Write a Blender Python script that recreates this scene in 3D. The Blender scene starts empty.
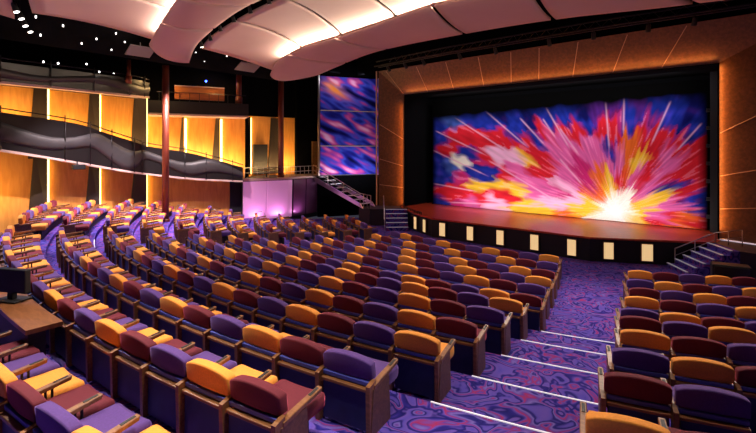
import bpy, bmesh, math, random
from mathutils import Vector, Matrix, noise
from math import sin, cos, pi, radians, hypot, atan2
random.seed(7)
S = bpy.context.scene
COL = S.collection

# ------------------------------------------------------------------ camera
cd = bpy.data.cameras.new('camera'); cam = bpy.data.objects.new('camera', cd); COL.objects.link(cam)
cam.location = (7.538, -25.508, 3.64)
cam.rotation_euler = (pi/2, 0, 0.71908)
cd.sensor_width = 36.0; cd.lens = 450/756*36
cd.shift_x = 0.0007; cd.shift_y = -0.0889
cd.clip_start = 0.05
S.camera = cam
# ------------------------------------------------------------------ view and world
S.view_settings.view_transform = 'Standard'; S.view_settings.look = 'None'
S.view_settings.exposure = 0.0; S.view_settings.gamma = 1.0
S.view_settings.use_curve_mapping = False
S.cycles.use_denoising = True
S.cycles.max_bounces = 6
S.cycles.sample_clamp_indirect = 4
W = bpy.data.worlds.new('world'); S.world = W; W.use_nodes = True
W.node_tree.nodes['Background'].inputs[0].default_value = (0.44, 0.42, 0.62, 1)
W.node_tree.nodes['Background'].inputs[1].default_value = 0.08

# ------------------------------------------------------------------ lights
def aim(o, d):
    o.rotation_euler = Vector(d).to_track_quat('-Z', 'Y').to_euler()
def area(name, loc, d, sx, sy, power, col, spread=None):
    l = bpy.data.lights.new(name, 'AREA'); l.shape = 'RECTANGLE'; l.size = sx; l.size_y = sy
    l.energy = power; l.color = col
    if spread: l.spread = spread
    o = bpy.data.objects.new(name, l); COL.objects.link(o); o.location = loc; aim(o, d); return o
def spot(name, loc, tgt, power, col, ang=60, blend=.8, r=.06):
    l = bpy.data.lights.new(name, 'SPOT'); l.energy = power; l.color = col
    l.spot_size = radians(ang); l.spot_blend = blend; l.shadow_soft_size = r
    o = bpy.data.objects.new(name, l); COL.objects.link(o); o.location = loc
    aim(o, Vector(tgt) - Vector(loc)); return o
WARM = (1, .86, .74); AMB = (1, .60, .22); PINK = (1, .62, .60)
# house spotlights in the slots between the ceiling clouds
for x, y, z, t in ((-5.5,-18.1,7.5,(-6,-16.5,0)), (-2,-18.45,7.7,(-2,-17.5,0)), (2,-18.4,7.7,(2,-17.5,0)), (5.5,-18,7.7,(5.5,-17.5,0))):
    spot('house_spotlight', (x, y, z-.1), t, 380, WARM, 105, .7, .09)
for x, y in ((-6.2, -12.3), (-2.6, -12.6), (1.2, -12.4), (4.6, -11.6), (7.2, -10.5)):
    spot('house_spotlight', (x, y, 7.2), (x*1.1, -17.5, 0), 820, WARM, 92, .8, .09)
for x, y, z, t in ((-10.2,-22.6,7.2,(-9,-20.5,0)), (-8.4,-23.1,7.2,(-6,-21.5,0)), (-3,-20.9,7.5,(-3,-23.5,0)), (2,-21.1,7.5,(2.3,-24.3,0)), (6,-20.7,7.5,(6,-23.9,0))):
    spot('house_spotlight', (x, y, z-.1), t, 900, WARM, 78, .7, .09)
for x, y in ((-3.5, -23.3), (1.6, -23.4), (5.4, -23.3)):
    spot('house_spotlight', (x, y, 7.25), (x+.6, y-1.9, 0), 1300, WARM, 66, .8, .09)
spot('house_spotlight', (-1.4, -24.4, 7.1), (3.9, -24.1, 1.2), 1100, WARM, 42, .8, .09)
spot('blue_side_light', (-9.4, -24.4, 6.4), (-4.5, -21.5, .8), 900, (.30, .42, 1), 75, .8, .1)
for x in (-9.0, -9.4):
    spot('side_spotlight', (x, -17.5 if x > -9.2 else -20.5, 6.6), (-10.5, -17 if x > -9.2 else -20, .8), 2800, (1, .80, .82), 90, .7, .08)
# cove light hidden above the back edge of the front cloud, and of the third cloud
cove = [(-6.7,-14.82,7.11),(-5.2,-15.03,7.30),(-3.8,-14.93,7.40),(-1.8,-15.0,7.50),(.5,-15.14,7.60),(2.9,-14.87,7.60),(4.6,-14.4,7.60),(6.4,-13.6,7.60),(8.2,-12.7,7.60)]
for a, b in zip(cove[:-1], cove[1:]):
    a = Vector(a); b = Vector(b); m = (a+b)/2; L = (b-a).length
    o = area('cove_light', m, (0,0,1), L, .05, L*38, (1, .80, .58))
    t = (b-a).normalized(); n = Vector((0,-.85,.5)).normalized()
    n = (n - t*n.dot(t)).normalized(); q = n.cross(t)
    o.matrix_world = Matrix(((t.x,-q.x,-n.x,m.x),(t.y,-q.y,-n.y,m.y),(t.z,-q.z,-n.z,m.z),(0,0,0,1)))
cove2 = [(-7.2,-19.28,7.24),(-6.1,-19.53,7.41),(-3.7,-20.11,7.51),(-1.5,-20.68,7.51),(3,-21.0,7.51),(8,-20.3,7.51)]
for a, b in zip(cove2[:-1], cove2[1:]):
    a = Vector(a); b = Vector(b); m = (a+b)/2; L = (b-a).length
    o = area('cove_light', m, (0,0,1), L, .05, L*22, (1, .80, .62))
    t = (b-a).normalized(); n = Vector((0,-.85,.5)).normalized()
    n = (n - t*n.dot(t)).normalized(); q = n.cross(t)
    o.matrix_world = Matrix(((t.x,-q.x,-n.x,m.x),(t.y,-q.y,-n.y,m.y),(t.z,-q.z,-n.z,m.z),(0,0,0,1)))
# unseen fill spots added for bounce light on the clouds, from rear and right
for p, t, e in (((2, -30.0, 2.6), (0, -22.5, 7.5), 900), ((9.6, -19.5, 3.2), (3, -14.5, 7.4), 420), ((9.0, -24, 3.0), (1, -18.5, 7.4), 620), ((-5, -29, 3.0), (-6, -22, 7.3), 420)):
    spot('ceiling_bounce_fill', p, t, e, (1, .68, .60), 58, .9, .25)
# stage lights on the painted drop and the warm wash round the proscenium
area('stage_header_light', (0, -7.0, 6.25), (0, .55, -1), 10.5, .15, 165, (1, .95, 1))
area('footlight', (0.5, -7.3, .86), (0, .75, 1), 10, .10, 110, (1, .95, .95))

# ------------------------------------------------------------------ materials
def mat(name, col, rough=.7, metal=0, noise_amt=0, nscale=30, emit=None, es=0, spec=.5, sheen=0, bump=0, sheen_col=None):
    m = bpy.data.materials.new(name); m.use_nodes = True; nt = m.node_tree; b = nt.nodes['Principled BSDF']
    b.inputs['Base Color'].default_value = (*col, 1); b.inputs['Roughness'].default_value = rough
    b.inputs['Metallic'].default_value = metal; b.inputs['Specular IOR Level'].default_value = spec
    if sheen:
        b.inputs['Sheen Weight'].default_value = sheen; b.inputs['Sheen Roughness'].default_value = .35
        b.inputs['Sheen Tint'].default_value = (*(sheen_col or col), 1)
    if emit:
        b.inputs['Emission Color'].default_value = (*emit, 1); b.inputs['Emission Strength'].default_value = es
    if noise_amt or bump:
        tc = nt.nodes.new('ShaderNodeTexCoord'); n = nt.nodes.new('ShaderNodeTexNoise')
        n.inputs['Scale'].default_value = nscale; n.inputs['Detail'].default_value = 3
        nt.links.new(tc.outputs['Object'], n.inputs['Vector'])
        if noise_amt:
            r = nt.nodes.new('ShaderNodeValToRGB')
            r.color_ramp.elements[0].position = .3; r.color_ramp.elements[1].position = .7
            r.color_ramp.elements[0].color = (*[c*(1-noise_amt) for c in col], 1)
            r.color_ramp.elements[1].color = (*[min(1, c*(1+noise_amt)) for c in col], 1)
            nt.links.new(n.outputs['Fac'], r.inputs['Fac']); nt.links.new(r.outputs['Color'], b.inputs['Base Color'])
        if bump:
            bp = nt.nodes.new('ShaderNodeBump'); bp.inputs['Strength'].default_value = bump
            nt.links.new(n.outputs['Fac'], bp.inputs['Height']); nt.links.new(bp.outputs['Normal'], b.inputs['Normal'])
    return m
def wood(name, c1, c2, rough=.4, sc=(2, 14, 14)):
    m = mat(name, c1, rough); nt = m.node_tree; b = nt.nodes['Principled BSDF']
    tc = nt.nodes.new('ShaderNodeTexCoord'); mp = nt.nodes.new('ShaderNodeMapping'); mp.inputs['Scale'].default_value = sc
    n = nt.nodes.new('ShaderNodeTexNoise'); n.inputs['Scale'].default_value = 2.5; n.inputs['Detail'].default_value = 6
    n.inputs['Distortion'].default_value = .6
    r = nt.nodes.new('ShaderNodeValToRGB'); r.color_ramp.elements[0].position = .35; r.color_ramp.elements[1].position = .68
    r.color_ramp.elements[0].color = (*c2, 1); r.color_ramp.elements[1].color = (*c1, 1)
    nt.links.new(tc.outputs['Object'], mp.inputs['Vector']); nt.links.new(mp.outputs[0], n.inputs['Vector'])
    nt.links.new(n.outputs['Fac'], r.inputs['Fac']); nt.links.new(r.outputs['Color'], b.inputs['Base Color'])
    return m
M = {
 'P': mat('purple_velvet', (.085, .034, .215), .85, noise_amt=.12, nscale=60, sheen=.6, sheen_col=(.55,.36,.95)),
 'Y': mat('golden_velvet', (.90, .34, .045), .85, noise_amt=.08, nscale=60, sheen=.3, sheen_col=(1,.7,.3)),
 'R': mat('crimson_velvet', (.118, .005, .018), .85, noise_amt=.12, nscale=60, sheen=.7, sheen_col=(.95,.16,.26)),
 'navy': mat('navy_back_board', (.014, .022, .10), .5, noise_amt=.2, nscale=9),
 'lip': mat('blue_lit_trim', (.07, .09, .48), .45),  # blue light caught by the shell lip, put into its colour
 'wood': wood('seat_walnut', (.32, .14, .048), (.20, .08, .028), .38),
 'wood_dark': wood('end_panel_walnut', (.20, .092, .040), (.11, .05, .024), .45),
 'metal': mat('dark_metal', (.03, .03, .035), .35, .8),
 'chrome': mat('satin_steel', (.6, .57, .58), .3, 1),
 'black': mat('black_paint', (.006, .006, .008), .6),
 'void': mat('black_ceiling_void', (.003, .003, .004), 1, spec=0),
 'cloud': mat('mauve_ceiling_plaster', (.52, .36, .335), .75, noise_amt=.05, nscale=.6),
 'soffit': mat('charcoal_soffit', (.0065, .0075, .008), 1, noise_amt=.3, nscale=1.2, spec=0),
 'amber': wood('amber_wall_panel', (.86, .40, .085), (.72, .30, .055), .45, (3, 3, .5)),
 'fin': mat('dark_bronze_fin', (.035, .024, .018), .5),
 'fascia': mat('black_balcony_front', (.010, .009, .010), .35),
 'swoosh': mat('grey_wave_relief', (.036, .034, .038), .45, noise_amt=.25, nscale=1.5),
 'lining': mat('pale_balcony_lip', (.55, .40, .38), .5),
 'redcol': mat('rust_red_column', (.16, .030, .015), .45, noise_amt=.15, nscale=3),
 'stagewood': wood('polished_stage_boards', (.62, .075, .025), (.42, .045, .018), .30, (1, 8, 1)),
 'stagefront': mat('black_stage_front', (.012, .010, .010), .5),
 'prosc': wood('copper_mesh_proscenium', (.150, .068, .030), (.085, .040, .019), .45, (4, 4, 4)),
 'seam': mat('pale_seam_strip', (.45, .30, .20), .4),
 'leg': mat('black_masking_cloth', (.0018, .0018, .0025), 1.0, spec=.1),
 'slot': mat('warm_light_slot', (1, .8, .4), .5, emit=(1, .62, .17), es=7),
 'stepled': mat('white_step_nosing', (.9, .88, .95), .4, emit=(.85, .8, 1), es=.38),
 'glowpanel': mat('glowing_cream_panel', (.8, .6, .35), .5, emit=(1, .66, .30), es=.72),
 'bulb': mat('white_lamp_lens', (1, 1, 1), .4, emit=(1, .95, .9), es=9),
 'pinkpanel': mat('pink_glass_panel', (.62, .30, .55), .35, emit=(.80, .30, .66), es=.30),
 'pinkdark': mat('smoked_plum_panel', (.16,.06,.15), .25),
 'baffle': mat('grey_baffle_felt', (.22, .21, .20), .8),
 'pin': mat('pin_lamp_lens', (1, 1, 1), .4, emit=(1, .95, .9), es=3.5),
 'desk': wood('oiled_desk_wood', (.26, .10, .035), (.17, .06, .02), .4, (2, 8, 2)),
 'orange_parapet': wood('orange_wood_parapet', (.50, .17, .04), (.36, .11, .03), .4, (1, 1, 12)),
 'riser': mat('dark_riser', (.02, .014, .03), .7),
 'bluelens': mat('blue_lamp_lens', (.1, .2, 1), .4, emit=(.05, .12, 1), es=6),
}
def carpet():
    m = mat('swirl_carpet', (.1, .06, .35), .95, spec=.1); nt = m.node_tree; b = nt.nodes['Principled BSDF']
    N = nt.nodes.new; lk = nt.links.new
    tc = N('ShaderNodeTexCoord')
    n0 = N('ShaderNodeTexNoise'); n0.inputs['Scale'].default_value = 1.7; n0.inputs['Detail'].default_value = 1.5; n0.inputs['Distortion'].default_value = 2.2
    lk(tc.outputs['Object'], n0.inputs['Vector'])
    mul = N('ShaderNodeMath'); mul.operation = 'MULTIPLY'; mul.inputs[1].default_value = 3.2
    fr = N('ShaderNodeMath'); fr.operation = 'FRACT'
    lk(n0.outputs['Fac'], mul.inputs[0]); lk(mul.outputs[0], fr.inputs[0])
    r = N('ShaderNodeValToRGB'); cr = r.color_ramp
    cols = [(0, (.012, .010, .14)), (.10, (.095, .070, .46)), (.34, (.14, .085, .46)), (.42, (.014, .012, .16)), (.52, (.03, .022, .26)), (.62, (.13, .075, .44)), (.69, (.34, .03, .13)), (.75, (.13, .05, .36)), (.87, (.18, .14, .52)), (.94, (.03, .024, .24)), (1, (.018, .014, .17))]
    cr.elements[0].position = 0; cr.elements[0].color = (*cols[0][1], 1); cr.elements[1].position = 1; cr.elements[1].color = (*cols[-1][1], 1)
    for p_, c_ in cols[1:-1]:
        e = cr.elements.new(p_); e.color = (*c_, 1)
    lk(fr.outputs[0], r.inputs['Fac']); lk(r.outputs['Color'], b.inputs['Base Color'])
    return m
M['carpet'] = carpet()
def vcol_mat(name, rough=.8):
    m = mat(name, (.5, .5, .5), rough, spec=.0); nt = m.node_tree
    a = nt.nodes.new('ShaderNodeAttribute'); a.attribute_name = 'paint'
    nt.links.new(a.outputs['Color'], nt.nodes['Principled BSDF'].inputs['Base Color'])
    return m

# ------------------------------------------------------------------ mesh helpers
def obj(name, bm, m, parent=None, smooth=False):
    me = bpy.data.meshes.new(name); bmesh.ops.recalc_face_normals(bm, faces=bm.faces[:]); bm.to_mesh(me); bm.free()
    for x in (m if isinstance(m, (list, tuple)) else [m]): me.materials.append(x)
    if smooth:
        for p in me.polygons: p.use_smooth = True
    o = bpy.data.objects.new(name, me); COL.objects.link(o)
    if parent: o.parent = parent
    return o
def tag(o, label, cat, group=None):
    o['label'] = label; o['category'] = cat
    if group: o['group'] = group
    return o
def empty(name, loc, rz=0):
    o = bpy.data.objects.new(name, None); COL.objects.link(o); o.location = loc; o.rotation_euler = (0, 0, rz); o.empty_display_size = .1; return o
def struct(o): o['kind'] = 'structure'; return o
def box(bm, x0, x1, y0, y1, z0, z1, bev=0, mi=0, mtx=None):
    g = bmesh.ops.create_cube(bm, size=1); vs = g['verts']
    for v in vs: v.co = Vector(((x0+x1)/2 + v.co.x*(x1-x0), (y0+y1)/2 + v.co.y*(y1-y0), (z0+z1)/2 + v.co.z*(z1-z0)))
    fs = {f for v in vs for f in v.link_faces}
    for f in fs: f.material_index = mi
    if bev:
        r = bmesh.ops.bevel(bm, geom=list({e for v in vs for e in v.link_edges}), offset=bev, segments=2, affect='EDGES', profile=.5)
        vs = list({v for f in r['faces'] for v in f.verts} | {v for v in vs if v.is_valid})
        for f in r['faces']: f.material_index = mi
    if mtx:
        bmesh.ops.transform(bm, matrix=mtx, verts=vs)
    return vs
def prism(bm, pts, z0, z1, mi=0):
    """vertical prism of a plan polygon"""
    a = [bm.verts.new((p[0], p[1], z0(p) if callable(z0) else z0)) for p in pts]
    b = [bm.verts.new((p[0], p[1], z1(p) if callable(z1) else z1)) for p in pts]
    n = len(pts); fs = [bm.faces.new(a[::-1]), bm.faces.new(b)]
    for i in range(n): fs.append(bm.faces.new((a[i], a[(i+1) % n], b[(i+1) % n], b[i])))
    for f in fs: f.material_index = mi
def hexa(bm, A, B, mi=0):
    """solid between two quads A and B (4 points each)"""
    a = [bm.verts.new(p) for p in A]; b = [bm.verts.new(p) for p in B]
    fs = [bm.faces.new(a[::-1]), bm.faces.new(b)]
    for i in range(4): fs.append(bm.faces.new((a[i], a[(i+1) % 4], b[(i+1) % 4], b[i])))
    for f in fs: f.material_index = mi
def tube(bm, pts, r, n=8, mi=0):
    pts = [Vector(p) for p in pts]; rings = []
    for i, p in enumerate(pts):
        d = (pts[min(i+1, len(pts)-1)] - pts[max(i-1, 0)]).normalized()
        u = d.cross(Vector((0, 0, 1)));
        if u.length < .05: u = Vector((1, 0, 0))
        u.normalize(); w = d.cross(u).normalized()
        rr = r[i] if isinstance(r, (list, tuple)) else r
        rings.append([bm.verts.new(p + (u*cos(2*pi*k/n) + w*sin(2*pi*k/n))*rr) for k in range(n)])
    for a, b in zip(rings[:-1], rings[1:]):
        for k in range(n): bm.faces.new((a[k], a[(k+1) % n], b[(k+1) % n], b[k])).material_index = mi
    bm.faces.new(rings[0][::-1]).material_index = mi; bm.faces.new(rings[-1]).material_index = mi
def strip(bm, P, d, nrm, s0, s1, z0, z1, o0, o1, mi=0):
    """slab along a wall: P start (x,y), d unit direction, nrm unit room-side normal"""
    def q(s, o): return (P[0]+d[0]*s+nrm[0]*o, P[1]+d[1]*s+nrm[1]*o)
    prism(bm, [q(s0, o0), q(s1, o0), q(s1, o1), q(s0, o1)], z0, z1, mi)
def catmull(pts, n):
    pts = [Vector(p) for p in pts]; out = []
    for i in range(len(pts)-1):
        p0 = pts[max(i-1, 0)]; p1 = pts[i]; p2 = pts[i+1]; p3 = pts[min(i+2, len(pts)-1)]
        for k in range(n):
            t = k/n
            out.append(.5*((2*p1) + (-p0+p2)*t + (2*p0-5*p1+4*p2-p3)*t*t + (-p0+3*p1-3*p2+p3)*t**3))
    out.append(pts[-1]); return out

# ------------------------------------------------------------------ house plan
RR = [23.99, 23.021, 22.008, 21.044, 20.022, 19.028, 18.139, 17.071, 16.078, 15.096, 14.049, 13.101]
ZT = [1.885, 1.769, 1.635, 1.494, 1.348, 1.197, 1.041, .934, .834, .753, .707, .661]
WO = [.622, .388, .13, -.01, -.121, -.198, -.368, -.298, -.276, -.231, -.189, -.123]
RO = [1.594, 1.338, 1.436, 1.492, 1.575, 1.573, 1.592, 1.666, 1.761, 1.734, 1.779, 1.65]
PP = [.5462, .5568, .5501, .5597, .5761, .5583, .5697, .574, .5644, .5465, .5431, .5597]
RR = [24.93] + RR; ZT = [1.835] + ZT; WO = [1.10] + WO; RO = [1.5] + RO; PP = [.556] + PP   # index 0 = rear row
TH = .22896; HC = .682
FL = [z-HC for z in ZT]
def pol(R, a, z=0): return Vector((R*sin(a), -R*cos(a), z))
C0 = (-13.34, -17.21); A0 = (-12.46, -22.41); B1 = (-11.65, -13.33)
def unit(a, b): L = hypot(b[0]-a[0], b[1]-a[1]); return ((b[0]-a[0])/L, (b[1]-a[1])/L), L
dA, LA = unit(A0, C0); nA = (dA[1], -dA[0])
dB, LB = unit(C0, B1); nB = (dB[1], -dB[0])
W0 = (A0[0]-dA[0]*5, A0[1]-dA[1]*5)         # wall A starts behind the camera line
def left_limit(R):
    """angle at which the ring of radius R meets the left walls"""
    a = -.2
    while a > -1.25:
        p = pol(R, a)
        if (p.x-A0[0])*nA[0] + (p.y-A0[1])*nA[1] < -.05 or (p.x-C0[0])*nB[0] + (p.y-C0[1])*nB[1] < -.05 and p.y > C0[1]-.3: break
        a -= .01
    return a

# floor : one stepped carpeted slab of concentric treads
bm = bmesh.new()
edges = [27.5] + [r+.28 for r in RR]          # risers behind every row
edges = [30.0, RR[0]+.95] + [r+.28 for r in RR[1:]]
# tread i spans edges[i+1]..edges[i]
lev = FL[:]
edges = [30.5] + [r+.28 for r in RR[1:]] + [1.0]
for i in range(len(RR)):
    Ro, Ri = edges[i], edges[i+1]
    z = max(FL[i], 0.0) if i < len(RR)-1 else 0.0
    aL = max(left_limit(Ro), -1.15 if Ri > 5 else -.98); aR = math.asin(10.0/Ro)
    if Ri < 5: Ri = 8.2
    n = 60; top = []; bot = []
    for k in range(n+1):
        a = aL + (aR-aL)*k/n
        top.append((bm.verts.new(pol(Ro, a, z)), bm.verts.new(pol(Ri, a, z))))
        bot.append((bm.verts.new(pol(Ro, a, -.3)), bm.verts.new(pol(Ri, a, -.3))))
    for k in range(n):
        a, b, c, d = top[k], top[k+1], bot[k], bot[k+1]
        bm.faces.new((a[0], b[0], b[1], a[1])); bm.faces.new((c[0], c[1], d[1], d[0]))
        bm.faces.new((a[0], c[0], d[0], b[0])).material_index = 0
        bm.faces.new((a[1], b[1], d[1], c[1])).material_index = 0
    for k in (0, n): bm.faces.new((top[k][0], top[k][1], bot[k][1], bot[k][0]))
struct(obj('floor', bm, [M['carpet']]))

# ---- left walls
WT = 8.6
bm = bmesh.new(); strip(bm, W0, dA, nA, 0, LA+5, -.2, 5.96, 0, -.25); struct(obj('wall_left', bm, M['amber']))
bm = bmesh.new(); strip(bm, C0, dB, nB, 0, LB, -.2, 5.2, 0, -.25); struct(obj('wall_left_front', bm, M['amber']))
bm = bmesh.new(); strip(bm, W0, dA, nA, 0, LA+5, 5.96, WT, 0, -.25); strip(bm, C0, dB, nB, 0, LB, 5.2, WT, 0, -.25)
struct(obj('trim_1', bm, M['void']))
# wall behind the side platform (further back)
P2 = (-13.43, -11.97); P3 = (-12.78, -8.74); dC, LC = unit(P2, P3); nC = (dC[1], -dC[0])
bm = bmesh.new(); strip(bm, P2, dC, nC, -.35, LC*.82, 0, 5.42, 0, -.25); struct(obj('wall_platform', bm, M['amber']))
bm = bmesh.new(); strip(bm, P2, dC, nC, -.6, LC+1.5, 5.42, WT, 0, -.3)
dd_, ll_ = unit(B1, P2); strip(bm, B1, dd_, (dd_[1], -dd_[0]), 0, ll_-.1, -.2, WT, 0, -.2)
strip(bm, P2, dC, nC, LC*.82, LC+1.3, 0, WT, .25, -.2)
struct(obj('wall_platform_dark', bm, M['void']))
bm = bmesh.new(); prism(bm, [(-12.2, -8.6), (-11.2, -6.6), (-11.4, -6.5), (-12.4, -8.5)], 1.5, 4.1); struct(obj('trim_2', bm, M['prosc']))

bm = bmesh.new(); strip(bm, C0, dB, nB, 3.52, LB, .0, 2.25, .02, .10); struct(obj('trim_10', bm, M['black']))
bm = bmesh.new(); box(bm, 9.9, 10.1, -30.9, -7.6, -.3, 8.6); struct(obj('wall_right', bm, M['fin']))
bm = bmesh.new(); box(bm, -14, 10.1, -31, -30.8, -.3, 8.6); struct(obj('wall_back', bm, M['fin']))
bm = bmesh.new(); box(bm, 8.75, 10.0, -8.3, -8.1, -.3, 8.6); struct(obj('wall_right_return', bm, M['void']))
# ---- fins, light slots
def bay(P, d, nr, L_dir, sfin0, sfin1, sslot, z0, z1, g, where):
    t = empty('wall_fin', (P[0]+d[0]*sfin1+nr[0]*.03, P[1]+d[1]*sfin1+nr[1]*.03, z0))
    b = bmesh.new()
    def q(s, o): return (P[0]+d[0]*s+nr[0]*o - t.location.x, P[1]+d[1]*s+nr[1]*o - t.location.y)
    tb = .18
    A = [(*q(sfin0, .03), 0), (*q(sfin1, .03), 0), (*q(sfin1, .30), 0), (*q(sfin0+.02, .06), 0)]
    B = [(*q(sfin0+tb, .03), z1-z0), (*q(sfin1, .03), z1-z0), (*q(sfin1, .30), z1-z0), (*q(sfin0+tb+.02, .06), z1-z0)]
    hexa(b, A, B); obj('fin_board', b, M['fin'], t)
    b = bmesh.new()
    prism(b, [q(sslot, .04), q(sslot+.09, .04), q(sslot+.09, .16), q(sslot, .16)], .02, z1-z0-.05); obj('light_slot', b, M['slot'], t)
    tag(t, 'dark fin with amber light slot, %s' % where, 'wall fin', 'lit fins on the side wall')
for k, (s0, s1) in enumerate(((.80, 1.30), (2.70, 3.12), (4.50, 5.08))):
    w = ('leftmost bay', 'second bay from the left', 'third bay from the left')[k]
    bay(A0, dA, nA, 1, s0, s1, s1+.03, 1.05, 3.6 if k == 0 else 3.3 if k == 1 else 2.9, 0, 'below the sloping balcony, ' + w)
    bay(A0, dA, nA, 1, s0, s1, s1+.03, 3.3, 5.94, 0, 'above the sloping balcony, ' + w)
for k, (s0, s1) in enumerate(((1.25, 1.50), (2.70, 3.05))):
    w = ('right of the tall red column', 'two bays right of the tall column')[k]
    bay(C0, dB, nB, 1, s0, s1, s1+.03, 2.9, 5.1, 0, 'above the balcony, ' + w)
bay(P2, dC, nC, 1, -.18, -.02, 0.0, 2.3, 5.36, 0, 'behind the platform railing')
bay(P2, dC, nC, 1, 1.05, 1.60, 1.62, 2.3, 5.36, 0, 'behind the thin red column on the platform')
bm = bmesh.new()
q = lambda s, o: (P2[0]+dC[0]*s+nC[0]*o, P2[1]+dC[1]*s+nC[1]*o)
prism(bm, [q(.18, .02), q(.95, .02), q(.95, .25), q(.18, .25)], 2.3, 3.9); tag(obj('doorway_booth', bm, M['black']), 'dark doorway booth against the amber wall behind the platform', 'doorway')
for i, (P, d, nr, s, z) in enumerate(((A0, dA, nA, -.9, 2.1), (A0, dA, nA, 2.2, 1.6), (A0, dA, nA, 4.0, 1.25), (C0, dB, nB, 1.0, .9), (C0, dB, nB, 2.8, .7))):
    p = (P[0]+d[0]*s+nr[0]*.9, P[1]+d[1]*s+nr[1]*.9, z-.6)
    area('wall_uplight', p, (-nr[0]*.45, -nr[1]*.45, 1), .8, .1, 75, AMB)
for i, (P, d, nr, s, z) in enumerate(((A0, dA, nA, .1, 4.3), (A0, dA, nA, 2.1, 4.0), (A0, dA, nA, 4.0, 3.7), (C0, dB, nB, .8, 3.2), (C0, dB, nB, 2.2, 3.0), (C0, dB, nB, 3.6, 2.8), (P2, dC, nC, .6, 2.6), (P2, dC, nC, 2.0, 2.6))):
    p = (P[0]+d[0]*s+nr[0]*.75, P[1]+d[1]*s+nr[1]*.75, z-.1)
    area('wall_uplight', p, (-nr[0]*.5, -nr[1]*.5, 1), .8, .1, 46, AMB)
# pale soffit line under upper balcony and lower balcony handled with the balconies
# ---- raked lower balcony
def balcony(name, top, bot, label, depth=1.15, lip=True, waves=True, ns=10, posts=6):
    """top, bot : polylines (x,y,z) of the front; solid goes back towards the wall"""
    t = empty(name, (bot[len(bot)//2][0], bot[len(bot)//2][1], bot[len(bot)//2][2]))
    L = t.location
    T = catmull(top, 6); B = catmull(bot, 6)
    n = 40
    def samp(pl, u):
        u *= len(pl)-1; i = min(int(u), len(pl)-2); f = u-i; return pl[i].lerp(pl[i+1], f)
    T = [samp(T, k/n)-L for k in range(n+1)]; B = [samp(B, k/n)-L for k in range(n+1)]
    for k in range(n+1): T[k].x = B[k].x; T[k].y = B[k].y
    def nrm(k):
        d = B[min(k+1, n)]-B[max(k-1, 0)]; return Vector((d.y, -d.x, 0)).normalized()
    bm = bmesh.new(); rows = []
    for k in range(n+1):
        m = nrm(k); rows.append([bm.verts.new(v) for v in (T[k], B[k], B[k]-m*depth, B[k]-m*depth+Vector((0, 0, .25)), B[k]-m*.12+Vector((0, 0, .25)), T[k]-m*.12)])
    for a, b in zip(rows[:-1], rows[1:]):
        for j in range(6): bm.faces.new((a[j], b[j], b[(j+1) % 6], a[(j+1) % 6]))
    bm.faces.new(rows[0]); bm.faces.new(rows[-1][::-1])
    obj('fascia', bm, M['fascia'], t)
    if waves:
        bm = bmesh.new(); rows = []
        for k in range(n+1):
            m = nrm(k); u = k/n; H = T[k]-B[k]
            c = .52 + .15*sin(u*ns + .6); w = .24 + .09*sin(u*ns*.7+1)
            rows.append([bm.verts.new(B[k] + H*(c+s*w) + m*(.015 + .06*(1-s*s))) for s in (-1, -.5, 0, .5, 1)] + [bm.verts.new(B[k]+H*(c+w)+m*.0), bm.verts.new(B[k]+H*(c-w)+m*.0)])
        for a, b in zip(rows[:-1], rows[1:]):
            for j in range(7): bm.faces.new((a[j], b[j], b[(j+1) % 7], a[(j+1) % 7]))
        obj('wave_relief', bm, M['swoosh'], t, True)
    if lip:
        bm = bmesh.new(); rows = []
        for k in range(n+1):
            m = nrm(k); rows.append([bm.verts.new(B[k]+m*.02+Vector((0, 0, z_))) for z_ in (-.05, .03)] + [bm.verts.new(B[k]-m*.25+Vector((0, 0, z_))) for z_ in (-.002, -.05)])
        for a, b in zip(rows[:-1], rows[1:]):
            for j in range(4): bm.faces.new((a[j], b[j], b[(j+1) % 4], a[(j+1) % 4]))
        obj('lower_lip', bm, M['lining'], t)
    bm = bmesh.new(); tube(bm, [T[k]+Vector((0, 0, .13)) for k in range(0, n+1, 2)], .022, 6); obj('handrail', bm, M['metal'], t, True)
    for j in range(posts):
        k = int((j+.5)*n/posts); bm = bmesh.new(); m = nrm(k)
        tube(bm, [B[k]+m*.05, T[k]+m*.05+Vector((0, 0, .22))], .02, 6); obj('rail_post', bm, M['metal'], t, True)
    tag(t, label, 'balcony')
    return t
EX = 4
def back(p, k, dz): return (p[0]-dA[0]*k, p[1]-dA[1]*k, p[2]+dz)
lt = [(-11.42, -22.57, 4.86), (-11.79, -20.37, 4.60), (-12.0, -19.3, 4.28), (-12.16, -18.2, 3.95), (-12.2, -17.55, 3.76), (-11.82, -16.22, 3.52), (-11.4, -15.2, 3.22), (-10.83, -13.96, 2.80)]
lb = [(-11.42, -22.57, 3.62), (-11.79, -20.37, 3.17), (-12.0, -19.3, 2.93), (-12.16, -18.2, 2.70), (-12.2, -17.6, 2.60), (-11.82, -16.22, 2.38), (-11.4, -15.2, 2.27), (-10.83, -13.96, 2.17)]
lt = [back(lt[0], EX, .5)] + lt; lb = [back(lb[0], EX, .7)] + lb
balcony('raked_balcony', lt, lb, 'black raked balcony with grey wave relief sloping down toward the pink platform', ns=22, posts=11)
ut = [back((-11.42, -22.57, 6.52), 4, 0), (-11.42, -22.57, 6.50), (-11.79, -20.37, 6.53), (-12.1, -18.4, 6.53), (-12.25, -17.55, 6.45)]
ub = [back((-11.42, -22.57, 5.84), 4, 0), (-11.42, -22.57, 5.84), (-11.79, -20.37, 5.85), (-12.1, -18.4, 5.84), (-12.25, -17.55, 5.84)]
balcony('upper_balcony', ut, ub, 'level upper balcony with grey wave relief just under the dark soffit', ns=12, posts=6)
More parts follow.
